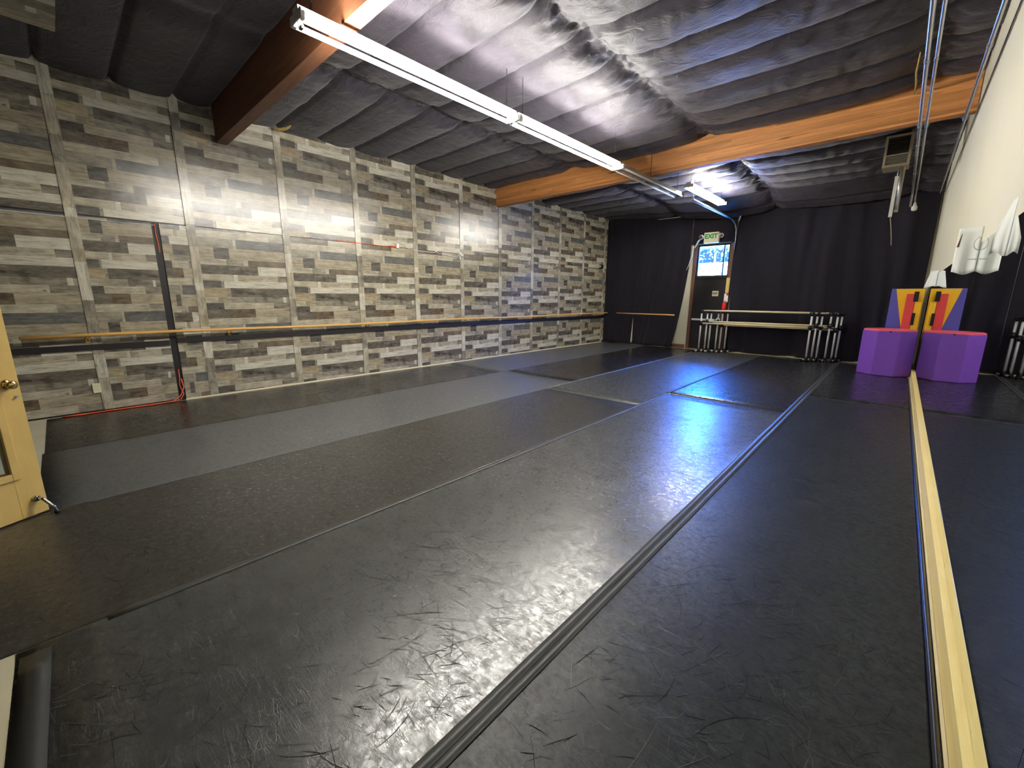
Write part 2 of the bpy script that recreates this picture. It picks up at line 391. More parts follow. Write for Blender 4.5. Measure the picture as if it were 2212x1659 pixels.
# ------------------------------------------------------------------ dance floor strips
def strip(x0, x1, y0, y1, mat, label, z=.0015, lift=(.003, .003), seed=0):
    def b_(b):
        xs = [x0, x0 + .012, x0 + .035, x0 + .08, x0 + .2]
        nx = 4; xs += [x0 + .2 + (x1 - x0 - .4) * i / nx for i in range(1, nx)]
        xs += [x1 - .2, x1 - .08, x1 - .035, x1 - .012, x1]
        ny = max(2, int((y1 - y0) / .25)); rows = []
        for j in range(ny + 1):
            y = y0 + (y1 - y0) * j / ny
            row = []
            for i, x in enumerate(xs):
                e0 = lift[0] * math.exp(-((x - x0 - .012) / .032) ** 2) * (.6 + .5 * noise.noise((x0, y * .9, seed)))
                e1 = lift[1] * math.exp(-((x1 - .012 - x) / .032) ** 2) * (.6 + .5 * noise.noise((x1, y * .9, seed + 3)))
                row.append(b.verts.new((x, y, z + max(0, e0) + max(0, e1))))
            rows.append(row)
        for r0, r1 in zip(rows, rows[1:]):
            for k in range(len(xs) - 1):
                f = b.faces.new((r0[k], r0[k+1], r1[k+1], r1[k])); f.smooth = True
        # skirt
        for r in (rows[0], rows[-1]):
            lo = [b.verts.new((v.co.x, v.co.y, .0003)) for v in r]
            for k in range(len(r) - 1): b.faces.new((r[k], r[k+1], lo[k+1], lo[k]))
        for k0 in (0, -1):
            col = [r[k0] for r in rows]; lo = [b.verts.new((v.co.x, v.co.y, .0003)) for v in col]
            for k in range(len(col) - 1): b.faces.new((col[k], col[k+1], lo[k+1], lo[k]))
    return tag(mesh('dance_floor_strip', b_, mat), label, 'vinyl floor', 'black vinyl dance floor strips')
def scuffs(parent, x0, x1, y0, y1, n, seed, z=.0024):
    r = random.Random(seed)
    def b_(b):
        for _ in range(n):
            # heavier wear toward the middle of the room
            x, y = r.uniform(x0 + .1, x1 - .1), y0 + (y1 - y0) * r.random() ** .9
            if noise.noise((x * 1.1, y * 1.1, seed)) < r.uniform(-.55, .15): continue
            a = r.gauss(.7, .55) if r.random() < .55 else r.uniform(0, PI); ln = r.uniform(.03, .11) if r.random() < .85 else r.uniform(.12, .32)
            k = r.gauss(0, .9); w = r.uniform(.0004, .0013); m_ = 5; L0 = []
            for i in range(m_ + 1):
                t = i / m_; ww = w * math.sin(PI * (.12 + .76 * t))
                L0.append((x, y, ww, a)); x += math.cos(a) * ln / m_; y += math.sin(a) * ln / m_; a += k * ln / m_ * 3
            if not (x0 + .06 < x < x1 - .06 and y0 < y < y1): continue
            mi = 0 if r.random() < .55 else 1; zz = z + r.random() * .0003
            V = [(b.verts.new((px - math.sin(aa) * ww, py + math.cos(aa) * ww, zz)), b.verts.new((px + math.sin(aa) * ww, py - math.cos(aa) * ww, zz))) for px, py, ww, aa in L0]
            for p_, q_ in zip(V, V[1:]): b.faces.new((p_[0], p_[1], q_[1], q_[0])).material_index = mi
    o = mesh('scuff_marks', b_, ['scuffdark', 'scufflight'], parent); o['kind'] = 'stuff'
    return o
strip(-7.42, -5.80, -.285, 5.90, 'strip_a', 'glossy near black vinyl floor strip along the foot of the plank wall, door end', lift=(0, .002))
strip(-7.42, -5.80, 5.91, 12.69, 'strip_b', 'slate grey vinyl floor strip along the foot of the plank wall, curtain end', lift=(0, .002), seed=1)
scuffs(strip(-5.795, -4.155, -.30, 6.13, 'strip_b', 'long mid grey vinyl floor strip, second out from the plank wall, reaching the open door', lift=(.001, .003), seed=2), -5.795, -4.155, -0.2, 6.1, 700, 55)
strip(-5.795, -4.155, 6.14, 12.69, 'strip_a', 'dark vinyl floor strip under the small barre by the curtain, second out from the plank wall', lift=(.001, .002), seed=3)
scuffs(strip(-4.15, -2.53, -1.08, 5.36, 'strip_c', 'charcoal vinyl floor strip in the middle, running up from the foot of the open door', lift=(.002, .003), seed=4), -4.15, -2.53, -0.3, 5.3, 3000, 53)
scuffs(strip(-4.15, -2.53, 5.37, 12.69, 'strip_d', 'grey vinyl floor strip leading to the exit door', lift=(.002, .003), seed=5), -4.15, -2.53, 5.4, 10, 1200, 54)
scuffs(strip(-2.525, -.905, -.33, 6.37, 'strip_d', 'wide scuffed grey vinyl floor strip with dark scratches left of the double tape line', lift=(.004, .006), seed=6), -2.525, -0.905, -0.3, 6.3, 5200, 51)
scuffs(strip(-2.525, -.905, 6.38, 12.69, 'strip_f', 'blue-black vinyl floor strip running under the portable barres', lift=(.002, .003), seed=7), -2.525, -0.905, 6.4, 10, 700, 56)
scuffs(strip(-.895, .287, -.33, 7.72, 'strip_e', 'dark scratched vinyl floor strip beside the mirror sill, near end', lift=(.006, .002), seed=8), -0.895, 0.287, -0.3, 7.6, 3600, 52)
strip(-.895, .287, 7.73, 12.69, 'strip_f', 'dark vinyl floor strip by the mirror under the purple block', lift=(.003, .002), seed=9)

def tape(pts, w, mat, label, z=.006, seed=0):
    def b_(b):
        P_ = []
        for (xa, ya), (xb, yb) in zip(pts, pts[1:]):
            n = max(2, int(math.hypot(xb - xa, yb - ya) / .12))
            for i in range(n + (1 if (xb, yb) == pts[-1] else 0)): P_.append(Vector((xa + (xb - xa) * i / n, ya + (yb - ya) * i / n, 0)))
        L_, R_, ld, rd = [], [], [], []
        for i, q in enumerate(P_):
            d = (P_[min(i+1, len(P_)-1)] - P_[max(i-1, 0)]).normalized(); s = Vector((-d.y, d.x, 0))
            wob = .004 * noise.noise((q.x * 2, q.y * 1.3, seed)); hz = z + .0012 * noise.noise((q.x, q.y * 3, seed + 5))
            a = q + s * (w / 2 + wob); c = q - s * (w / 2 - wob * .6)
            L_.append(b.verts.new((a.x, a.y, hz))); R_.append(b.verts.new((c.x, c.y, hz)))
            ld.append(b.verts.new((a.x, a.y, .002))); rd.append(b.verts.new((c.x, c.y, .002)))
        for i in range(len(P_) - 1):
            f = b.faces.new((L_[i], L_[i+1], R_[i+1], R_[i])); f.smooth = True
            b.faces.new((L_[i], ld[i], ld[i+1], L_[i+1])); b.faces.new((R_[i], R_[i+1], rd[i+1], rd[i]))
        b.faces.new((L_[0], R_[0], rd[0], ld[0])); b.faces.new((L_[-1], ld[-1], rd[-1], R_[-1]))
    return tag(mesh('floor_tape', b_, mat), label, 'tape', 'tape over the floor seams')
tape([(-.917, -.33), (-.92, 6), (-.93, 12.4)], .044, 'tape', 'left strip of the double tape line nearest the mirror', .0085)
tape([(-.880, -.33), (-.872, 6), (-.88, 12.4)], .040, 'tape', 'right strip of the double tape line nearest the mirror', .0075, 2)
tape([(-2.52, -.05), (-2.50, 3), (-2.53, 6.38)], .05, 'tape', 'grey tape line left of the scuffed grey strip, near half', .0065, 3)
tape([(-2.545, 6.4), (-2.55, 12.5)], .045, 'tape', 'grey tape line ending behind the portable barres at their left feet', .0065, 4)
tape([(-4.16, 5.2), (-4.17, 9), (-4.17, 12.3)], .05, 'tapelight', 'pale tape line ending at the exit door', .005, 5)
tape([(-4.15, -.1), (-4.14, 3), (-4.15, 5.2)], .022, 'tapelight', 'thin pale tape line ending at the foot of the open door', .0055, 6)
tape([(-5.80, 5.9), (-5.82, 9), (-5.82, 12.5)], .03, 'tapelight', 'thin pale tape line nearest the plank wall, far half', .0045, 7)
tape([(-4.14, 5.365), (-2.54, 5.37)], .035, 'tapelight', 'pale cross tape over the middle of the floor, end of the charcoal strip', .006, 8)
tape([(-2.49, 6.37), (-.95, 6.38)], .03, 'tapedark', 'dark cross tape at the far end of the scuffed grey strip', .006, 9)
tape([(-.85, 7.725), (.27, 7.725)], .014, 'tapelight', 'thin pale cross tape between the double tape line and the mirror sill', .006, 10)
tape([(-5.78, 6.135), (-4.18, 6.135)], .012, 'tapedark', 'thin dark cross tape at the far end of the long grey strip', .0055, 11)
tape([(-7.38, 5.905), (-5.83, 5.905)], .012, 'tapelight', 'thin pale cross tape at the foot of the plank wall', .004, 12)
tape([(-2.47, -.275), (-.95, -.285)], .09, 'tapedark', 'wide dark tape along the near end of the scuffed grey strip', .006, 13)

# mirror sill, rubber edging
sill = mesh('mirror_sill', lambda b: box(b, .325, .3565, -1.1, 12.5, .001, .142), 'sill', bevel=.002)
tag(sill, 'long yellow pine board on edge along the floor under the mirrors', 'board')
def edg(b):
    n = 90; rows = []
    for i in range(n + 1):
        y = -1.0 + 11.85 * i / n; wv = .004 * noise.noise((0, y * .8, 3)); hh = .020 + .007 * noise.noise((4, y * .5, 1))
        rows.append([b.verts.new((.297 + wv + .011 * math.cos(a), y, .003 + hh * math.sin(a))) for a in [PI * k / 7 for k in range(8)]])
    for r0, r1 in zip(rows, rows[1:]):
        for k in range(7):
            f = b.faces.new((r0[k], r0[k+1], r1[k+1], r1[k])); f.smooth = True
    b.faces.new(rows[0]); b.faces.new(rows[-1][::-1])
tag(mesh('rubber_edging', edg, 'rubber'), 'black rubber edging curling up along the pine mirror sill', 'edging')
struct('trim_3', lambda b: box(b, .3125, .3235, -1.1, 10.9, .0005, .012), 'creamtrim')

# mirrors
edges = [-1.1, .0, 1.36, 2.87, 4.45, 6.0, 7.55, 9.1, 10.65, 12.2]
for i in range(1, 9):
    y0, y1 = edges[i] + .0015, edges[i+1] - .0015
    def mb(b, y0=y0, y1=y1): box(b, .3525, .3575, y0, y1, .144, 2.02)
    o = mesh('wall_mirror', mb, 'mirror')
    tag(o, '%s mirror panel on the right wall counting from the camera end toward the curtain' % ['', 'first', 'second', 'third', 'fourth', 'fifth', 'sixth', 'seventh', 'eighth'][i], 'mirror', 'wall mirrors above the pine sill')

# ------------------------------------------------------------------ printed plank panels
def lin(c): return tuple(((v / 255) / 12.92 if v / 255 <= .04045 else ((v / 255 + .055) / 1.055) ** 2.4) for v in c)
TONE = {'w': ((196, 190, 172), .25), 'l': ((172, 163, 142), .4), 't': ((160, 149, 126), .45), 'y': ((162, 147, 118), .35),
        'g': ((142, 135, 119), .65), 'm': ((126, 118, 104), .85), 'd': ((98, 91, 80), 1.0), 'b': ((100, 86, 68), .9), 'n': ((102, 101, 97), .45), 'k': ((86, 81, 74), 1.0), 'r': ((112, 99, 82), .55)}
ROWS = [(.097, [(.79, 'l'), (1, 'g')]), (.133, [(.39, 'g'), (.42, 'l'), (1, 'n')]), (.159, [(.185, 't'), (.34, 'k'), (1, 't')]),
        (.088, [(.30, 'l'), (.48, 'g'), (.53, 'l'), (1, 'r')]), (.133, [(.03, 'l'), (.63, 'd'), (1, 'w')]), (.093, [(.36, 'l'), (.40, 'w'), (.52, 't'), (.85, 'l'), (1, 'm')]),
        (.102, [(.22, 'k'), (.25, 'g'), (1, 'w')]), (.133, [(.27, 'y'), (.31, 'g'), (1, 'd')]), (.088, [(.17, 'l'), (.31, 't'), (.55, 'g'), (.89, 'm'), (.93, 'w'), (1, 'g')]),
        (.093, [(.22, 'k'), (.77, 'l'), (1, 'm')]), (.133, [(.30, 'd'), (.55, 'b'), (1, 't')])]
PER = sum(r[0] for r in ROWS)
CUM = [0]
for r in ROWS: CUM.append(CUM[-1] + r[0])
rng = random.Random(4)
def panel_obj(name, x, y0, y1, z0, z1, phase, thick=.006, parent=None):
    """phase = metres down the print at the panel top"""
    bm = bmesh.new(); cl = bm.faces.layers  # colour via loops
    col = bm.loops.layers.float_color.new('plank'); uv = bm.loops.layers.uv.new('UVMap')
    def quad(ya, yb, za, zb, code, off):
        v = [bm.verts.new(q) for q in ((x, ya, za), (x, yb, za), (x, yb, zb), (x, ya, zb))]
        f = bm.faces.new(v); c, a = TONE[code]; c = lin(c)
        for lp, (u, w) in zip(f.loops, ((ya, za), (yb, za), (yb, zb), (ya, zb))):
            lp[col] = (*c, a); lp[uv].uv = (u - y0 + off[0], w - z0 + off[1])
    z = z1; s = phase % PER
    i = max(k for k in range(len(ROWS)) if CUM[k] <= s + 1e-9); rem = CUM[i+1] - s; rep = 0
    while z > z0 + 1e-4:
        h = min(rem, z - z0); u0 = 0
        for j, (u1, code) in enumerate(ROWS[i][1]):
            off = (i * 3.7 + j * 1.3, i * 2.1 + j * 5.7 + z0 * 0)
            off = (off[0], off[1] - (z - z0))
            quad(y0 + u0 * (y1 - y0), y0 + u1 * (y1 - y0), z - h, z, code, off); u0 = u1
        z -= h; i = (i + 1) % len(ROWS); rem = ROWS[i][0]
    # rim
    xb = x - thick
    for (a, c) in (((y0, z0), (y1, z0)), ((y1, z0), (y1, z1)), ((y1, z1), (y0, z1)), ((y0, z1), (y0, z0))):
        f = bm.faces.new([bm.verts.new(q) for q in ((x, *a), (xb, *a), (xb, *c), (x, *c))])
        for lp in f.loops: lp[col] = (*lin((150, 138, 112)), .2); lp[uv].uv = (0, 0)
    me = bpy.data.meshes.new(name); bm.to_mesh(me); bm.free(); me.materials.append(M['print'])
    o = bpy.data.objects.new(name, me); C.objects.link(o)
    if parent: o.parent = parent
    return o
ORD = ['first', 'second', 'third', 'fourth', 'fifth', 'sixth', 'seventh', 'eighth', 'ninth', 'tenth', 'eleventh', 'twelfth', 'thirteenth']
BY = [.205 + 1.236 * k for k in range(11)]     # batten centres
BY[1] = 1.43; BY[0] = .275
cols = [(-1.04, BY[0])] + [(a, b) for a, b in zip(BY, BY[1:])] + [(BY[-1], 12.74)]
LP = [0.2, .2, CUM[0] - .03, CUM[10] + .04, CUM[10] + .05, CUM[10] + .06, CUM[10] + .02, CUM[8], CUM[8] + .03, CUM[9] + .02, CUM[8] + .05, CUM[8]]
for k, (a, b_) in enumerate(cols):
    n_end = len(cols) - k
    up = panel_obj('wall_panel', XL, a + .003, b_ - .003, 2.446, 4.12, (CUM[7] - 1.674 + (.0 if k % 3 else .09)) % PER)
    tag(up, 'grey-brown plank-print wall panel of the upper row, %s from the black curtain corner' % ORD[n_end - 1], 'wall panel', 'plank-print wall panels')
    if k == 1:     # the panel split by the cord slot
        lo = panel_obj('wall_panel', XL, a + .003, 1.005, .022, 2.425, LP[k]); tag(lo, 'plank-print wall panel of the lower row left of the dark cord slot, with the outlet', 'wall panel', 'plank-print wall panels')
        lo = panel_obj('wall_panel', XL + .012, 1.085, b_ - .003, .022, 2.43, LP[k] + .35); tag(lo, 'narrow plank-print wall panel of the lower row just right of the dark cord slot', 'wall panel', 'plank-print wall panels')
    else:
        lo = panel_obj('wall_panel', XL, a + .003, b_ - .003, .022, 2.425 if k < 2 else 2.436, LP[k])
        tag(lo, 'grey-brown plank-print wall panel of the lower row, %s from the black curtain corner' % ORD[n_end - 1], 'wall panel', 'plank-print wall panels')
# battens: same print turned upright, mostly pale
BT = [(.42, 'l'), (.30, 'w'), (.12, 'l'), (.34, 'g'), (.22, 'm'), (.46, 'w'), (.16, 't'), (.36, 'l'), (.10, 'w'), (.5, 'l'), (.3, 'g')]
def batten(k, y):
    bm = bmesh.new(); col = bm.loops.layers.float_color.new('plank'); uv = bm.loops.layers.uv.new('UVMap')
    x0, x1 = XL + .001, XL + .011 + (.008 if k == 1 else 0); w = .052 if k < 8 else .045
    z = .022; i = (k * 3) % len(BT)
    def f4(vs, c, uvs):
        f = bm.faces.new([bm.verts.new(q) for q in vs]); cc, a = TONE[c]; cc = lin(cc)
        for lp, q in zip(f.loops, uvs): lp[col] = (*cc, a); lp[uv].uv = q
    while z < 4.1:
        h, c = BT[i % len(BT)]; h = min(h, 4.12 - z); zb = z + h
        for (ya, yb) in ((y - w, y + w),):
            f4([(x1, ya, z), (x1, yb, z), (x1, yb, zb), (x1, ya, zb)], c, [(z + k, ya), (z + k, yb), (zb + k, yb), (zb + k, ya)])
        f4([(x0, y - w, z), (x1, y - w, z), (x1, y - w, zb), (x0, y - w, zb)], c, [(0, 0)] * 4)
        f4([(x0, y + w, z), (x1, y + w, z), (x1, y + w, zb), (x0, y + w, zb)], 'b', [(0, 0)] * 4)
        z = zb; i += 1
    me = bpy.data.meshes.new('batten'); bm.to_mesh(me); bm.free(); me.materials.append(M['print'])
    o = bpy.data.objects.new('batten', me); C.objects.link(o)
    tag(o, 'pale vertical batten strip on the plank wall, %s from the black curtain corner' % ORD[len(BY) - 1 - k], 'batten', 'battens over the panel joints')
for k, y in enumerate(BY): batten(k, y)
# soffit board over the entrance
bm = bmesh.new()
def soffit():
    o = panel_obj('soffit_board', 0, 0, 1.4, 0, 2.0, .5)
    o.rotation_euler = (0, math.radians(90), 0)
    o.location = (-5.43, -1.08, 3.6)
    return o
bm.free()
so = soffit(); tag(so, 'plank-print board fixed flat under the ceiling at the top left corner', 'board')

# ------------------------------------------------------------------ beams
b1 = mesh('roof_beam', lambda b: box(b, XL + .002, .32, -.0675, .0675, -.26, .26), 'beamdark', loc=(0, 1.935, 3.865), bevel=.004)
tag(b1, 'dark red-brown timber roof beam crossing behind the nearest light fixture', 'beam', 'timber roof beams')
b2 = mesh('roof_beam', lambda b: box(b, XL + .002, .318, -.065, .065, -.255, .255), 'beam', loc=(0, 7.555, 3.867), bevel=.004)
tag(b2, 'long orange-brown laminated timber roof beam crossing the middle of the ceiling', 'beam', 'timber roof beams')

# ------------------------------------------------------------------ ceiling insulation
PX = [-5.2, -2.66, -.10]
def insulation(seams, label, amp, wr_, seed, top=4.075, x1=.322, bulge=.0, drop=0):
    def b_(b):
        x0 = XL + .004; nx = 230; rows = []; ys = []
        for a, c in zip(seams, seams[1:]):
            n = max(8, int((c - a) / .034))
            ys += [(a + (c - a) * i / n, a, c) for i in range(n)]
        ys.append((seams[-1], seams[-2], seams[-1]))
        for y, a, c in ys:
            t = (y - a) / (c - a); s = max(0, 4 * t * (1 - t)) ** .34
            cid = noise.noise((a * 3.1, seed, 1.7))
            row = []
            for i in range(nx + 1):
                x = x0 + (x1 - x0) * i / nx
                pw = max(math.exp(-((x - p) / .16) ** 2) for p in PX)
                pn = max(math.exp(-abs(x - p) / .38) for p in PX)
                xs_ = [x0] + PX + [x1]
                q_ = max(i_ for i_ in range(4) if x >= xs_[i_] - 1e-6); uu = (x - xs_[q_]) / (xs_[q_+1] - xs_[q_]); hump = math.sin(PI * min(1, max(0, uu))) ** .7 if q_ in (1, 2) else 0
                A = amp * (1 + .35 * cid + .3 * noise.noise((x * .7, a * 2, seed))) * (1 - .72 * pw)
                z = top - A * s - bulge * hump * (.35 + .65 * s)
                if drop: z -= drop * min(1, max(0, (y - 11.7) / .9)) * min(1, max(0, (x + 7.2) / 3.2))
                z += .03 * pw * (1 - s)
                ed = min(y - a, c - y); z -= .012 * math.exp(-((ed - .035) / .02) ** 2) * (.4 + noise.noise((x * 3, a, seed + 6)))
                # gathers fanning out of each pinch
                k = noise.noise((x * 2.6, y * 15 + x * 1.2, seed)) + .6 * noise.noise((x * 5, y * 31 - x * 2, seed + 9))
                k = (1 - 2.6 * abs(k)) * .55
                pp = min(PX, key=lambda q: abs(x - q)); dx_, dy_ = x - pp, y - (a if t < .5 else c)
                k += .8 * math.exp(-math.hypot(dx_, dy_) / .22) * math.sin(9 * math.atan2(dy_, dx_) + 5 * cid)
                z += wr_ * (.05 + .95 * pn ** 1.6) * k * (.35 + .65 * s)
                k2 = noise.noise((x * 9 + y * 3, y * 4, seed + 4)); z += wr_ * .28 * k2 * s
                z += .012 * noise.noise((x * 1.1, y * 2.3, seed + 20)) * s
                row.append(b.verts.new((x, y, z)))
            rows.append(row)
        for r0, r1 in zip(rows, rows[1:]):
            for k in range(nx):
                f = b.faces.new((r0[k], r1[k], r1[k+1], r0[k+1])); f.smooth = True
    o = mesh('ceiling_insulation', b_, 'insul')
    return tag(o, label, 'insulation', 'black faced insulation under the roof')
insulation([-1.1, -.40, .22, .83, 1.44, 1.868], 'dark quilted insulation over the entrance, between the camera and the red-brown beam', .085, .008, 3, 4.09)
insulation([2.002, 2.68, 3.31, 3.94, 4.575, 5.205, 5.83, 6.45, 7.07, 7.49], 'billowing black insulation lit by the long lamps, between the two timber beams', .085, .040, 11, bulge=.06)
insulation([7.62, 7.93, 8.56, 9.2, 9.85, 10.5, 11.15, 11.8, 12.4, 12.86], 'wrinkled black insulation beyond the orange beam, above the curtains', .085, .042, 23, bulge=.06, drop=.30)
def yw(b):
    tube(b, [(-7.38, 2.60, 3.99), (-7.33, 2.70, 3.965), (-7.22, 2.76, 3.975), (-7.12, 2.78, 3.99)], [.008, .025, .02, .01], 9)
tag(mesh('insulation_tear', yw, 'wool', smooth=True), 'yellow wool poking from a tear at the wall just past the red-brown beam', 'insulation')
def yw2(b):
    tube(b, [(-.22, 6.3, 3.93), (-.24, 6.7, 3.90), (-.235, 7.1, 3.90), (-.25, 7.47, 3.93)], [.005, .008, .008, .005], 8)
tag(mesh('insulation_scrap', yw2, 'wool', smooth=True), 'thin yellow wool strand hanging above the right end of the orange beam', 'insulation')

# ------------------------------------------------------------------ light fixtures
FX, FZ = -3.565, 3.47
def chain(parent, x, y, z0, z1):
    def c_(b):
        n = int((z1 - z0) / .028)
        for i in range(n):
            z = z0 + (z1 - z0) * (i + .5) / n; r = .011
            if i % 2: pts = [(x + r * .6 * math.cos(a), y, z + .017 * math.sin(a)) for a in [2*PI*k/8 for k in range(9)]]
            else: pts = [(x, y + r * .6 * math.cos(a), z + .017 * math.sin(a)) for a in [2*PI*k/8 for k in range(9)]]
            tube(b, pts, .0022, 5, cap=False)
    return mesh('chain', c_, 'fitting', parent)
def fixture(label, x, y0, y1, z, lit, ztop, tubes=True, chain_ys=None):
    f = empty('strip_light', label, 'light fixture', (x, (y0 + y1) / 2, z), 0, 'long fluorescent strip lights')
    hl = (y1 - y0) / 2
    def hs(b):
        prism(b, [(-.052, .032), (-.045, .085), (.045, .085), (.052, .032)], -hl, hl, 'y')
    mesh('housing', hs, 'enamel' if lit else 'reflector', f)  # lit housings whitened: glare of the tubes put into the colour
    for s in (-1, 1): mesh('end_plate', lambda b: box(b, -.098, .098, s * hl - .004, s * hl + .004, -.014, .05), 'enamel' if lit else 'reflector', f, bevel=.002)  # same glare-white colour when lit
    for sx, mt in ((-.074, 'tubel'), (.074, 'tube')):
        if lit: mesh('lamp_tube', lambda b: tube(b, [(sx, -hl + .03, 0), (sx, hl - .03, 0)], .019, 14), mt, f)  # lit tubes drawn thicker, carrying their glare in the shape
        else:
            mesh('lamp_tube', lambda b: tube(b, [(sx, -hl + .03, 0), (sx, hl - .03, 0)], .0165, 14), 'enamel', f, label='unlit white tube')
        for s in (-1, 1): mesh('lamp_socket', lambda b: box(b, sx - .018, sx + .018, s * (hl - .018) - .012, s * (hl - .018) + .012, -.018, .036), 'enamel', f)
    for cy in (chain_ys or (-hl + .12, hl - .12)): chain(f, 0, cy, .085, ztop - z)
    return f
fixture('nearest lit strip light, its bright tubes passing under the red-brown beam', FX, 1.50, 3.87, FZ, True, 4.06)
fixture('second lit strip light, ending at the orange beam', FX, 3.90, 6.28, FZ, True, 4.06)
fixture('unlit grey strip light passing under the orange beam', FX, 6.31, 8.75, FZ, False, 4.06, chain_ys=(-.1, 1.1))
fixture('short-looking lit strip light beyond the orange beam, nearest the exit sign', -3.53, 9.1, 11.3, 3.72, True, 4.05)
# junction hangers dangling under joints
def jh(b): box(b, -.015, .015, -.012, .012, -.05, .02); box(b, .01, .04, -.008, .008, -.055, -.03)
for yy, lab in ((1.53, 'small dark cord hook at the near end of the nearest strip light'), (3.885, 'small dark cord hook at the joint of the two lit strip lights')):
    tag(mesh('cord_hook', jh, 'fitting', loc=(FX, yy, FZ + .0)), lab, 'hook')
# steel channel running to the curtain and the conduit bending down beside the door
ch = empty('cable_channel', 'dark steel cable channel running above the exit sign to the curtain', 'cable channel', (-3.53, 9.4, 3.51))
def chb(b):
    box(b, -.02, .02, 0, 3.05, .0, .03)
mesh('channel', chb, 'fitting', ch)
mesh('channel_lip', lambda b: box(b, -.026, -.014, 0, 3.05, -.012, 0), 'steel', ch)
chain(ch, 0, .02, .03, .40)
def cb(b):
    tube(b, [(-3.57, 12.3, 3.52), (-3.575, 12.5, 3.50), (-3.56, 12.6, 3.44), (-3.53, 12.64, 3.30), (-3.52, 12.65, 3.05), (-3.53, 12.65, 2.80)], .014, 10)
tag(mesh('conduit', cb, 'steel', smooth=True), 'steel conduit bending down the curtain right of the exit sign', 'conduit')
tag(mesh('cable_tie', lambda b: tube(b, [(-3.44, 12.62, 3.74), (-3.46, 12.62, 3.60), (-3.48, 12.62, 3.50)], [.006, .02, .008], 8), 'white', smooth=True), 'white cable clip above the conduit bend on the curtain', 'cable clip')

# ------------------------------------------------------------------ conduits at the right
def cond(x0, x1, y0, y1, z, r, lab, drop=None):
    e = empty('conduit', lab, 'conduit', (0, 0, 0), 0, 'steel conduits under the ceiling')
    pts = [(x0, y0, z), ((x0 + x1) / 2, (y0 + y1) / 2, z), (x1, y1, z)] + (drop or [])
    mesh('pipe', lambda b: tube(b, pts, r, 12), 'steel', e)
    for y in (2.6, 5.6, 8.4, 10.2):
        xx = x0 + (x1 - x0) * (y - y0) / (y1 - y0); mesh('coupling', lambda b: tube(b, [(xx, y - .03, z), (xx, y + .03, z)], r * 1.25, 12), 'steel', e)
    xx = x0 + (x1 - x0) * (7.56 - y0) / (y1 - y0)
    def st(b): box(b, xx - r * 2, xx + r * 2, 7.53, 7.57, z + r - .002, 3.613); tube(b, [(xx, 7.52, z), (xx, 7.58, z)], r * 1.4, 12)
    mesh('strap', st, 'steel', e)
    return e
cond(-.133, -.15, -1.1, 11.6, 3.575, .018, 'left steel conduit of the close pair crossing the orange beam', [(-.15, 11.75, 3.56), (-.15, 11.85, 3.48), (-.15, 11.86, 3.3)])
cond(-.062, -.10, -1.1, 12.0, 3.57, .014, 'right steel conduit of the close pair crossing the orange beam', [(-.10, 12.12, 3.5), (-.09, 12.14, 3.4)])
cond(.225, .245, -1.1, 12.2, 3.565, .016, 'single steel conduit running along the top of the cream wall')
tag(mesh('sensor_lamp', lambda b: (tube(b, [(-.085, 12.14, 3.42), (-.085, 12.14, 3.36), (-.085, 12.12, 3.32), (-.085, 12.11, 3.27), (-.085, 12.10, 3.25)], [.02, .03, .05, .045, .01], 14)), 'enamel', smooth=True), 'small round lamp at the end of the steel conduits by the right curtain', 'lamp')
tag(mesh('cable', lambda b: tube(b, [(.345 - .0085 * z_ - .002 if 0 else .326, y, 3.615) for y, z_ in ((-1, 0), (3, 0), (7, 0), (12.5, 0))], .004, 6), 'fitting'), 'thin dark cable along the cream wall below the ceiling', 'cable')

# heater
hb = empty('unit_heater', 'tan louvred unit heater hung beyond the right end of the orange beam', 'heater', (-.375, 9.1, 3.5))
def hbx(b):
    box(b, -.155, .155, .0, .36, .0, .03); box(b, -.155, .155, .0, .36, .42, .45); box(b, -.155, -.125, 0, .36, .03, .42); box(b, .125, .155, 0, .36, .03, .42)
    box(b, -.125, .125, .05, .36, .03, .42); box(b, -.125, .125, 0, .05, .155, .175)
mesh('casing', hbx, 'heater', hb, bevel=.003)
mesh('core', lambda b: box(b, -.124, .124, .035, .05, .03, .42), 'heaterdark', hb)
for k in range(7):
    z = .195 + k * .032
    mesh('louvre', lambda b: prism(b, [(-.01, -.008), (.03, .012), (.03, .016), (-.01, -.004)], -.122, .122, 'x'), 'heaterdark', hb, loc=(0, .012, z))
for k in range(6):
    mesh('grille_bar', lambda b: box(b, -.122, .122, .005, .012, -.003, .003), 'heater', hb, loc=(0, .01, .045 + k * .019))
for sx in (-.12, .12): mesh('hanger_rod', lambda b: tube(b, [(sx, .18, .45), (sx, .18, .58)], .006, 8), 'steel', hb)
def pole(b):
    box(b, .075, .125, .13, .16, -.66, 0)
mesh('gas_pipe', lambda b: tube(b, [(.08, .12, 0), (.09, .12, -.3), (.10, .12, -.62)], .016, 10), 'steel', hb)
mesh('strut', pole, 'heater', hb)
pc = empty('hanging_lamp_bracket', 'pale narrow bracket hanging below the unit heater by the curtain', 'bracket', (-.33, 9.2, 2.75))
mesh('plate', lambda b: box(b, -.025, .02, 0, .012, .02, .62), 'enamel', pc)
mesh('wire', lambda b: tube(b, [(0, .0, .03), (.03, 0, -.12), (.06, 0, -.3), (.075, 0, -.42)], .006, 6), 'heater', pc)
mesh('hook', lambda b: tube(b, [(-.0, 0, .62), (.0, .06, .7), (.01, .1, .78)], .006, 6), 'steel', pc)

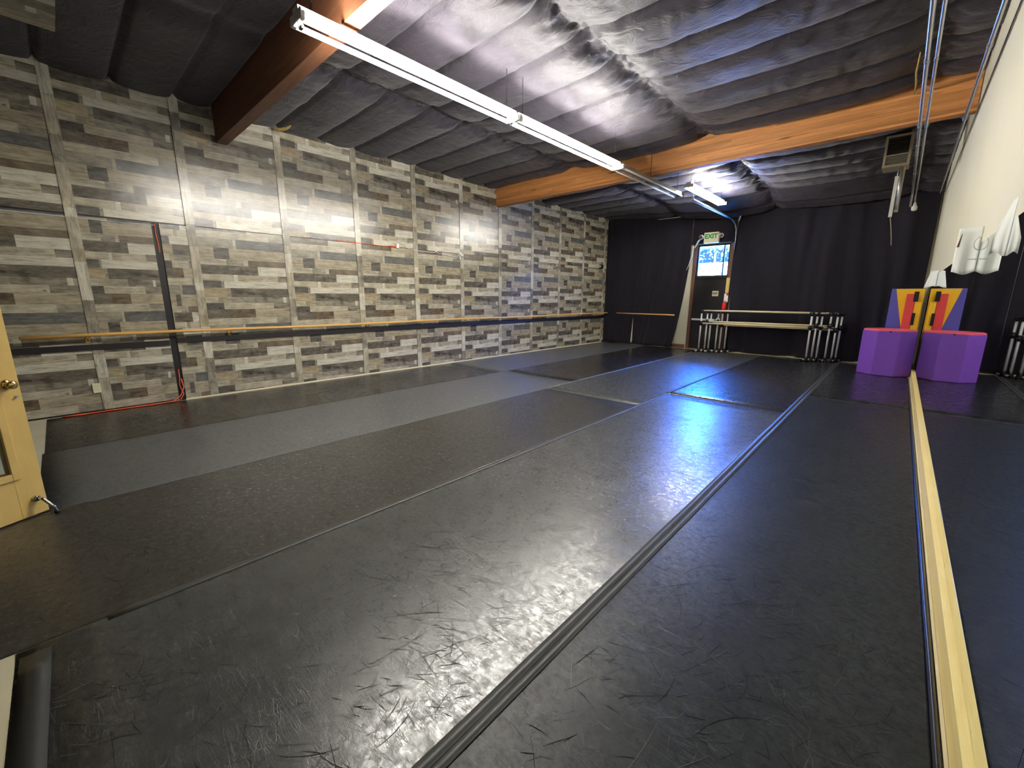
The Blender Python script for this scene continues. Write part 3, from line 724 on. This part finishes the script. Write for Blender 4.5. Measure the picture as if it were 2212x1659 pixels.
# ------------------------------------------------------------------ curtains
def drape(name, label, x0, x1, z0f, z1f, y, seed, dens=9, left=None, right=None, amp=.035):
    def b_(b):
        nx = int((x1 - x0) / .018); nz = 46; rows = []
        for j in range(nz + 1):
            t = j / nz; row = []
            for i in range(nx + 1):
                u = i / nx
                zt, zb = z1f(x0 + (x1 - x0) * u), z0f(x0 + (x1 - x0) * u)
                z = zb + (zt - zb) * t
                xl = left(z) if left else x0; xr = right(z) if right else x1
                x = xl + (xr - xl) * u
                a = x0 + (x1 - x0) * u
                ph = a * dens + 5 * noise.noise((a * .8, seed, t * .5))
                f = (.8 * math.sin(ph) ** 3 + .7 * noise.noise((a * 3.2 + t, t * 1.1, seed)) + .14 * noise.noise((a * 10 + t * 2, t * 2.0, seed + 3)))
                g = .55 + .45 * (1 - t) if t < .9 else .55
                yy = y + amp * f * g * (1.0 + .5 * noise.noise((a, seed, 2)))
                row.append(b.verts.new((x, yy, z)))
            rows.append(row)
        for r0, r1 in zip(rows, rows[1:]):
            for k in range(nx):
                f = b.faces.new((r0[k], r0[k+1], r1[k+1], r1[k])); f.smooth = True
    o = mesh(name, b_, 'curtain'); s = o.modifiers.new('thick', 'SOLIDIFY'); s.thickness = .004
    return tag(o, label, 'curtain', 'black curtains over the far wall')
drape('curtain', 'black curtain in the far left corner, from the plank wall to the cream strip', -7.45, -4.95, lambda x: .02, lambda x: 4.0, YB - .14, 2, 8,
      left=lambda z: -7.452 + .0 * z, right=lambda z: -5.10 + .40 * min(1, max(0, z / 2.6)) ** .55, amp=.07)
drape('curtain_valance', 'black cloth over the wall above the exit sign', -4.71, -3.56, lambda x: 3.02, lambda x: 4.0, YB - .09, 5, 4, amp=.03)
drape('curtain', 'wide black curtain right of the exit door, behind the portable barres', -3.52, .30, lambda x: .03, lambda x: 4.0, YB - .09, 9, 5.5,
      left=lambda z: -3.54 + .03 * math.sin(z * 2), amp=.085)
tag(mesh('curtain_rod', lambda b: tube(b, [(-5.72, YB - .24, 3.80), (-4.83, YB - .24, 3.79)], .008, 8), 'white'), 'short thin white rod at the top of the left curtain', 'rod')
# pale slit below the small barre
def slit(b):
    prism(b, [(-6.385, .10), (-6.36, .04), (-6.33, .12), (-6.335, .45), (-6.338, .85), (-6.341, .85), (-6.365, .45)], YB - .215, YB - .21, 'y')
tag(mesh('curtain_gap', slit, 'creamtrim'), 'pale narrow gap in the left curtain below the small barre', 'gap')

# ------------------------------------------------------------------ barres on the walls
wb_ = empty('wall_barre', 'long yellow wooden barre on the plank wall', 'barre', (XL, 0, .995))
mesh('rail', lambda b: tube(b, [(.135, -.35 + i * .8, .008 * math.sin(i)) for i in range(0, 17)] + [(.135, 12.75, 0)], .021, 12), 'barre', wb_)
for k, y in enumerate([.2, 1.72, 3.95, 6.42, 8.9, 11.35]):
    def br(b):
        tube(b, [(.02, y, -.07), (.08, y, -.07), (.125, y, -.045), (.135, y, -.018)], .009, 8)
        box(b, .012, .02, y - .02, y + .02, -.105, -.035)
    mesh('bracket', br, 'brass', wb_)
led = empty('ledger_board', 'flat black board running along the plank wall below the yellow barre', 'board', (XL, 0, .865))
mesh('board', lambda b: box(b, .012, .034, 1.09, 12.7, -.034, .034), 'blackboard', led)
mesh('board', lambda b: box(b, .001, .024, -1.0, 1.0, -.064, .008), 'blackboard', led)
bb = empty('wall_barre', 'short orange wooden barre in front of the left curtain', 'barre', (-6.9, YB - .30, 1.003))
mesh('rail', lambda b: tube(b, [(0, 0, 0), (.95, 0, -.003), (1.93, 0, -.008)], .02, 12), 'barre', bb)
for x in (.5, 1.55):
    mesh('bracket', lambda b: tube(b, [(x, 0, -.015), (x, .12, -.05)], .009, 8), 'fitting', bb)

# ------------------------------------------------------------------ portable barres
def pbarre(i, x0, x1, y, zmid, top_ext, mid0, mid1, label):
    e = empty('portable_barre', label, 'barre', (x0, y, 0), 0, 'portable white pipe barres by the curtain')
    w = x1 - x0; r = .0215
    for s, x in ((0, 0.0), (1, w)):
        mesh('post', lambda b: tube(b, [(x, 0, .10), (x, 0, 1.10)], r, 12), 'pvc', e)
        for q in (-1, 1):
            mesh('foot', lambda b: tube(b, [(x + .02 * q, q * .045, .035), (x + .07 * q, q * .17, .035)], r, 10), 'pvc', e)
            mesh('foot_cap', lambda b: tube(b, [(x + .065 * q, q * .16, .035), (x + .088 * q, q * .215, .035)], r * 1.4, 12), 'fitting', e)
        def fit(b, z0, z1, zc, hx, hy):
            tube(b, [(x, 0, z0), (x, 0, z1)], r * 1.4, 12); tube(b, [(x - hx, -hy, zc), (x + hx, hy, zc)], r * 1.36, 12)
        mesh('tee_fitting', lambda b: fit(b, .03, .115, .035, .025, .06), 'fitting', e)
        mesh('tee_fitting', lambda b: fit(b, zmid - .06, zmid + .06, zmid, .05, 0), 'fitting', e)
        mesh('tee_fitting', lambda b: fit(b, 1.085, 1.165, 1.155, .05, 0), 'fitting', e)
    mesh('rail', lambda b: tube(b, [(.04, 0, 1.157), (w + top_ext, 0, 1.157)], .0205, 12), 'barrepale', e)
    mesh('rail', lambda b: tube(b, [(mid0, 0, zmid), (w + mid1, 0, zmid)], .0195, 12), 'barrepale', e)
    return e
LXs = [(-4.068, -1.527), (-3.929, -1.426), (-3.846, -1.339), (-3.682, -1.175), (-3.59, -1.056), (-3.476, -.982)]
YY = [12.24, 12.30, 12.36, 12.43, 12.49, 12.55]
ZM = [.81, .86, .82, .86, .765, .815]
lb = ['front portable white pipe barre with pale wooden rails, nearest the camera', 'second portable white pipe barre from the front', 'third portable white pipe barre from the front',
      'fourth portable white pipe barre from the front', 'fifth portable white pipe barre, next to the rearmost', 'rearmost portable white pipe barre, its right post nearest the purple block']
for i in range(6):
    pbarre(i, LXs[i][0], LXs[i][1], YY[i], ZM[i], [.10, .14, .0, .0, 0, 0][i], .05, [.0, .16, .10, .0, -.02, -.05][i], lb[i])

# ------------------------------------------------------------------ exit signs etc.
ex = empty('exit_sign', 'lit-white box exit sign with green letters and two lamp heads above the door window', 'exit sign', (-4.15, YB - .21, 3.15))
mesh('housing', lambda b: box(b, -.19, .19, -.03, .09, -.14, .14), 'offwhite', ex, bevel=.008)
text('lettering', 'EXIT', .165, 'green', ex, (0.0, -.0315, .03), (PI/2, 0, 0))
for s in (-1, 1):
    lh = mesh('lamp_head', lambda b: tube(b, [(s * .20, .03, .03), (s * .25, .02, .035), (s * .26, -.01, .035), (s * .265, -.05, .03)], [.025, .05, .062, .06], 16), 'white', ex, smooth=True)
    mesh('lens', lambda b: tube(b, [(s * .265, -.05, .03), (s * .265, -.056, .03)], .05, 16), 'chrome', lh)
ds2 = empty('exit_door_sign', 'small cream square exit sign on the black door', 'sign', (-3.97, YB + .028, 1.63))
mesh('plate', lambda b: box(b, -.085, .085, -.004, 0, -.075, .075), 'offwhite', ds2, bevel=.003)
text('lettering', 'EXIT', .065, 'inkdark', ds2, (0, -.0055, 0), (PI/2, 0, 0), .0004)
def cab(b):
    tube(b, [(-4.42, YB - .17, 3.16), (-4.50, YB - .17, 3.10), (-4.56, YB - .17, 2.98), (-4.60, YB - .17, 2.90)], [.015, .025, .02, .01], 8)
tag(mesh('cable_wrap', cab, 'creamtrim', smooth=True), 'pale wrapped cable dropping from the exit sign to the door frame corner', 'cable')
def cab2(b):
    tube(b, [(-4.64, YB - .15, 2.97), (-4.66, YB - .15, 2.7), (-4.72, YB - .16, 2.45), (-4.78, YB - .16, 2.3)], [.02, .02, .012, .008], 8)
tag(mesh('curtain_tie', cab2, 'creamtrim', smooth=True), 'pale tie holding the curtain edge left of the door window', 'curtain tie')
sp = empty('notice_strip', 'narrow brown board with yellow notice right of the exit door', 'notice', (-3.60, YB - .21, 1.55))
mesh('board', lambda b: box(b, -.045, .035, 0, .012, -.10, .30), 'beam', sp)
mesh('notice', lambda b: box(b, -.04, .045, -.004, -.001, .10, .50), 'yellowsign', sp)
sw = empty('extinguisher_sign', 'white and magenta sign above the red extinguisher', 'sign', (-3.60, YB - .22, 1.52))
mesh('plate', lambda b: box(b, -.055, .05, 0, .006, -.13, .10), 'white', sw)
mesh('emblem', lambda b: tube(b, [(.03, -.001, .08), (.03, -.004, .08)], .03, 14), 'magenta', sw)
fe = empty('fire_extinguisher', 'red fire extinguisher hanging right of the exit door behind the barre rail', 'fire extinguisher', (-3.62, YB - .26, 1.14))
mesh('cylinder', lambda b: tube(b, [(0, 0, 0), (0, 0, .02), (0, 0, .2), (0, 0, .235), (0, 0, .25)], [.045, .055, .055, .04, .018], 18), 'redpaint', fe, smooth=True)
mesh('valve', lambda b: (tube(b, [(0, 0, .25), (0, 0, .275)], .014, 10), box(b, -.045, .04, -.01, .01, .275, .29)), 'chrome', fe)
jb = mesh('door_jamb_board', lambda b: box(b, -3.70, -3.63, YB - .20, YB - .17, .0, 1.12), 'brownwood')
tag(jb, 'reddish brown upright board behind the left posts of the portable barres', 'board')

# ------------------------------------------------------------------ left wall odds and ends
ou = empty('wall_outlet', 'cream outlet plate low on the plank wall by the open door', 'outlet', (XL + .0125, .195, .315))
mesh('plate', lambda b: box(b, 0, .006, -.038, .038, -.062, .062), 'offwhite', ou, bevel=.002)
for z in (-.022, .022): mesh('socket', lambda b: box(b, .006, .008, -.014, .014, z - .014, z + .014), 'creamtrim', ou)
sl = mesh('cord_slot', lambda b: box(b, XL - .011, XL - .004, 1.0, 1.09, .0, 2.43), 'blackboard'); tag(sl, 'dark narrow slot between two lower wall panels where the orange cord runs', 'slot')  # black sheet paints in the shade inside the slot
def oc(b):
    pts = [(XL + .004, 1.045, 2.43), (XL + .006, 1.035, 2.30), (XL - .002, 1.05, 2.16), (XL - .014, 1.055, 2.0), (XL - .018, 1.05, 1.2), (XL - .014, 1.05, .5), (XL + .002, 1.045, .34)]
    pts += [(XL + .02, 1.03, .22), (XL + .035, 1.06, .10), (XL + .05, 1.02, .03), (XL + .06, .9, .012), (XL + .055, .6, .012), (XL + .06, .3, .012), (XL + .10, .0, .012), (XL + .07, -.16, .012)]
    tube(b, pts, .0065, 8)
    tube(b, [(XL + .045, 1.055, .32), (XL + .06, 1.07, .2), (XL + .05, 1.02, .08), (XL + .075, .93, .02), (XL + .085, .7, .012), (XL + .075, .3, .012), (XL + .06, -.05, .012), (XL + .07, -.16, .012)], .0065, 8)
tag(mesh('extension_cord', oc, 'orange', smooth=True), 'orange extension cord hanging in the wall slot and lying along the floor', 'cord')
def wc(b): tube(b, [(XL + .006, -1.0, 2.44), (XL + .006, -.3, 2.40), (XL + .006, .3, 2.40), (XL + .015, .7, 2.39), (XL + .012, 1.04, 2.40)], .004, 6)
tag(mesh('cable', wc, 'white'), 'thin white cable along the upper panel joint left of the cord slot', 'cable')
def oc2(b): tube(b, [(XL + .008, 3.5, 2.445), (XL + .01, 3.95, 2.447), (XL + .014, 4.2, 2.445), (XL + .012, 4.4, 2.435), (XL + .02, 4.64, 2.455)], .006, 8); tube(b, [(XL + .02, 4.58, 2.45), (XL + .022, 4.69, 2.45)], .013, 8)
tag(mesh('extension_cord', oc2, 'orange', smooth=True), 'short orange cord end plugged to the white adapter high on the plank wall', 'cord')
ad = tag(mesh('power_adapter', lambda b: box(b, XL + .002, XL + .04, 4.69, 4.745, 2.425, 2.51), 'white', bevel=.006), 'white power adapter high on the plank wall', 'adapter')
def wc2(b): tube(b, [(XL + .02, 4.72, 2.51), (XL + .025, 4.75, 2.56), (XL + .02, 4.84, 2.52), (XL + .015, 5.0, 2.42), (XL + .013, 5.4, 2.415), (XL + .02, 5.6, 2.41), (XL + .03, 5.66, 2.44), (XL + .02, 5.72, 2.40), (XL + .013, 6.0, 2.39), (XL + .02, 6.15, 2.36), (XL + .04, 6.27, 2.40)], .006, 7); tube(b, [(XL + .013, 5.98, 2.39), (XL + .02, 6.08, 2.33), (XL + .03, 6.2, 2.34), (XL + .04, 6.26, 2.38)], .005, 7)
tag(mesh('cable', wc2, 'white', smooth=True), 'white cable from the adapter to the white camera on the plank wall', 'cable')
sc = empty('security_camera', 'white security camera on the plank wall', 'camera', (XL + .0, 6.28, 2.40))
mesh('mount', lambda b: (tube(b, [(.002, 0, .03), (.02, 0, .03)], .035, 16), tube(b, [(.02, 0, .03), (.06, .02, .01)], .012, 10)), 'white', sc)
cbody = mesh('body', lambda b: tube(b, [(.06, -.03, .06), (.075, 0, .03), (.10, .05, -.015)], .034, 16), 'white', sc)
mesh('lens', lambda b: tube(b, [(.10, .05, -.015), (.103, .055, -.019)], .022, 14), 'fitting', cbody)
mesh('antenna', lambda b: tube(b, [(.05, .0, .0), (.055, .02, -.10)], [.014, .02], 10), 'white', sc)
sp2 = empty('wall_speaker', 'small black camera on the plank wall next to the black curtain corner', 'camera', (XL + .001, 12.33, 2.50))
mesh('body', lambda b: box(b, .01, .09, -.07, .07, -.06, .06), 'fitting', sp2, bevel=.012)
mesh('face', lambda b: tube(b, [(.05, -.07, 0), (.05, -.076, 0)], .035, 16), 'reflector', sp2)

# ------------------------------------------------------------------ mats by the mirror
cx, cy, Rr = -.09, 11.30, .408 / math.cos(PI / 8)
oct_ = [(cx + Rr * math.cos(PI / 8 + k * PI / 4), cy + Rr * math.sin(PI / 8 + k * PI / 4)) for k in range(8)]
ob = empty('octagon_block', 'purple padded octagon block with red top beside the mirror', 'gym mat', (0, 0, 0))
mesh('side_pad', lambda b: prism(b, oct_, .004, .875), 'purple', ob, bevel=.012)
def otop(b):
    s = .985; P_ = [(cx + (x - cx) * s, cy + (y - cy) * s) for x, y in oct_]
    prism(b, P_, .872, .905)
mesh('top_pad', otop, 'pinkred', ob, bevel=.014)
mesh('zip_pull', lambda b: box(b, -.09, -.06, 10.878, 10.886, .86, .885), 'fitting', ob)
wm = empty('wedge_mat', 'yellow and blue wedge mat standing on end behind the purple block', 'gym mat', (0, 0, 0))
mesh('body', lambda b: box(b, -.185, .24, 11.86, 12.42, .004, 1.705), 'blue', wm, bevel=.012)
mesh('front_face', lambda b: prism(b, [(.24, .01), (.24, 1.70), (.315, 1.70), (.315, .01)], 11.80, 11.86, 'y'), 'yellow', wm)
mesh('front_panel', lambda b: prism(b, [(-.118, 1.70), (.24, 1.70), (.24, .01), (.26, .01), (.10, .75), (.05, .94)], 11.835, 11.86, 'y'), 'yellow', wm)
rm = empty('folded_mat', 'slim red mat standing against the yellow wedge mat by the mirror', 'gym mat', (0, 0, 0))
mesh('pad', lambda b: box(b, .055, .195, 11.74, 11.80, .004, 1.60), 'red', rm, bevel=.01)
mesh('fastener', lambda b: box(b, .165, .235, 11.725, 11.738, 1.45, 1.645), 'fitting', rm)
mesh('fastener', lambda b: box(b, .185, .235, 11.725, 11.738, .98, 1.22), 'fitting', rm)
mesh('edge_pad', lambda b: box(b, .197, .30, 11.745, 11.795, .004, 1.45), 'yellow', rm, bevel=.008)

# ------------------------------------------------------------------ papers on the mirror top
def sheet(name, label, x0, x1, y, z0, z1, cut, curl, ry=0.0, marks=False, seed=0):
    e = empty(name, label, 'paper', (0, 0, 0), 0, 'white paper sheets taped over the mirror top')
    def b_(b):
        nx, nz = 12, 10; rows = []
        for j in range(nz + 1):
            v = j / nz; row = []
            for i in range(nx + 1):
                u = i / nx
                xs = x0 + cut(v)
                x = xs + (x1 - xs) * u
                yy = y + curl * math.sin(u * 2.2 + v * .8) + .012 * math.sin(u * 9 + seed) * (1 - v) + ry * (1 - u)
                z = z0 + (z1 - z0) * v + .012 * (1 - v) * math.sin(u * 5 + seed)
                row.append(b.verts.new((x, yy, z)))
            rows.append(row)
        for r0, r1 in zip(rows, rows[1:]):
            for k in range(nx):
                f = b.faces.new((r0[k], r0[k+1], r1[k+1], r1[k])); f.smooth = True
    o = mesh('page', b_, 'paper', e); s = o.modifiers.new('t', 'SOLIDIFY'); s.thickness = .0012
    if marks:
        def mk(b):
            pts = [(x1 - .002 - .032 * math.cos(a), y - .006, z0 + .2 + .045 * math.sin(a)) for a in [-PI/2 + PI * k / 14 for k in range(15)]]
            tube(b, pts, .0035, 5)
            box(b, x1 - .05, x1 - .004, y - .009, y - .005, z0 + .088, z0 + .096)
        mesh('printed_mark', mk, 'ink', e)
    return e
sheet('paper_sheet', 'nearest white paper sheet folded out from the mirror top', .303, .3515, 3.30, 1.715, 1.985, lambda v: .046 * max(0, v - .3) / .7, .02, .10)
sheet('paper_sheet', 'middle white paper sheet with faint round print folded out from the mirror top', .236, .3515, 4.50, 1.675, 1.99, lambda v: 0.0 if v < .8 else .0, .012, .05, True, 2)
sheet('paper_sheet', 'farthest white paper sheet hanging off the mirror top above the yellow mat', .225, .3515, 9.3, 1.68, 1.93, lambda v: .05 * v, .02, .2, False, 4)
tag(mesh('snapshot', lambda b: prism(b, [(.238, 1.86), (.262, 1.86), (.262, 1.95), (.252, 1.95)], 4.55, 4.555, 'y'), 'brownwood'), 'small dark photo corner behind the middle paper sheet', 'photo')

# ------------------------------------------------------------------ outside
struct('ground_outside', lambda b: box(b, -40, 30, 13.2, 60, -.3, -.1), 'slab')
tag(mesh('white_building', lambda b: box(b, -9.0, -4.2, 22, 26, 0, 3.2), 'sunwhite'), 'bright white building seen through the window over the exit door', 'building')
tr = empty('tree', 'tree with pale sunlit leaves seen through the window over the exit door', 'tree', (-8.7, 27.5, 0))
mesh('trunk', lambda b: tube(b, [(0, 0, 0), (.1, 0, 2.0), (0, 0, 4.2)], [.15, .1, .04], 10), 'bark', tr)
def lv(b):
    r = random.Random(8)
    for _ in range(260):
        c = Vector((r.gauss(0, 1.0), r.gauss(0, .5), 4.15 + r.gauss(0, .45))); s = r.uniform(.05, .13)
        q = Matrix.Rotation(r.uniform(0, 6.28), 3, Vector((r.random(), r.random(), r.random() + .1)).normalized())
        b.faces.new([b.verts.new(c + q @ Vector(p_)) for p_ in ((-s, 0, 0), (0, -s * .5, 0), (s, 0, 0), (0, s * .5, 0))])
mesh('foliage', lv, 'leaf', tr)

# ------------------------------------------------------------------ light, world, camera
W = bpy.data.worlds.new('World'); bpy.context.scene.world = W; W.use_nodes = True
wnt = W.node_tree; bg = wnt.nodes['Background']
tcw = wnt.nodes.new('ShaderNodeTexCoord'); spw = wnt.nodes.new('ShaderNodeSeparateXYZ'); wnt.links.new(tcw.outputs['Generated'], spw.inputs[0])
rw = wnt.nodes.new('ShaderNodeValToRGB'); wnt.links.new(spw.outputs[2], rw.inputs[0])
els = rw.color_ramp.elements
els[0].position = .09; els[0].color = (.10, .30, .80, 1)
els[1].position = .22; els[1].color = (.035, .20, 1.0, 1)
wnt.links.new(rw.outputs[0], bg.inputs[0]); 
mr = wnt.nodes.new('ShaderNodeMapRange'); mr.inputs['From Min'].default_value = .10; mr.inputs['From Max'].default_value = .24; mr.inputs['To Min'].default_value = 1.6; mr.inputs['To Max'].default_value = 210.0
wnt.links.new(spw.outputs[2], mr.inputs[0]); wnt.links.new(mr.outputs[0], bg.inputs[1])
pl = bpy.data.lights.new('WindowPortal', 'AREA'); pl.shape = 'RECTANGLE'; pl.size = .92; pl.size_y = .86; pl.cycles.is_portal = True
po = bpy.data.objects.new('WindowPortal', pl); C.objects.link(po); po.location = (-4.12, YB + .14, 2.54); po.rotation_euler = (math.radians(-90), 0, 0)
sun = bpy.data.lights.new('Sun', 'SUN'); sun.energy = 90; sun.angle = math.radians(1); sun.color = (.80, .88, 1)
so_ = bpy.data.objects.new('Sun', sun); C.objects.link(so_); so_.rotation_euler = (math.radians(52), 0, math.radians(12))

cam = bpy.data.cameras.new('Camera'); co = bpy.data.objects.new('Camera', cam); C.objects.link(co)
a, b, c = -0.74512026, 0.2055849, 0.00541916
ca, sa, cb_, sb, cc, sn = math.cos(a), math.sin(a), math.cos(b), math.sin(b), math.cos(c), math.sin(c)
R0 = Matrix(((1,0,0),(0,0,-1),(0,1,0))); Ry = Matrix(((ca,0,-sa),(0,1,0),(sa,0,ca)))
Rx = Matrix(((1,0,0),(0,cb_,-sb),(0,sb,cb_))); Rz = Matrix(((cc,-sn,0),(sn,cc,0),(0,0,1)))
R = Rz @ Rx @ Ry @ R0
Mx = Matrix((R[0], -R[1], -R[2])).transposed().to_4x4(); Mx.translation = Vector((0, 0, H))
co.matrix_world = Mx
cam.sensor_fit = 'HORIZONTAL'; cam.sensor_width = 36; cam.lens = 893.357 / 2212 * 36; cam.clip_start = .02
s = bpy.context.scene; s.camera = co
s.view_settings.view_transform = 'Standard'; s.view_settings.look = 'None'; s.view_settings.exposure = 0; s.view_settings.gamma = 1
s.cycles.max_bounces = 8; s.cycles.diffuse_bounces = 5; s.cycles.glossy_bounces = 4; s.cycles.sample_clamp_indirect = 40
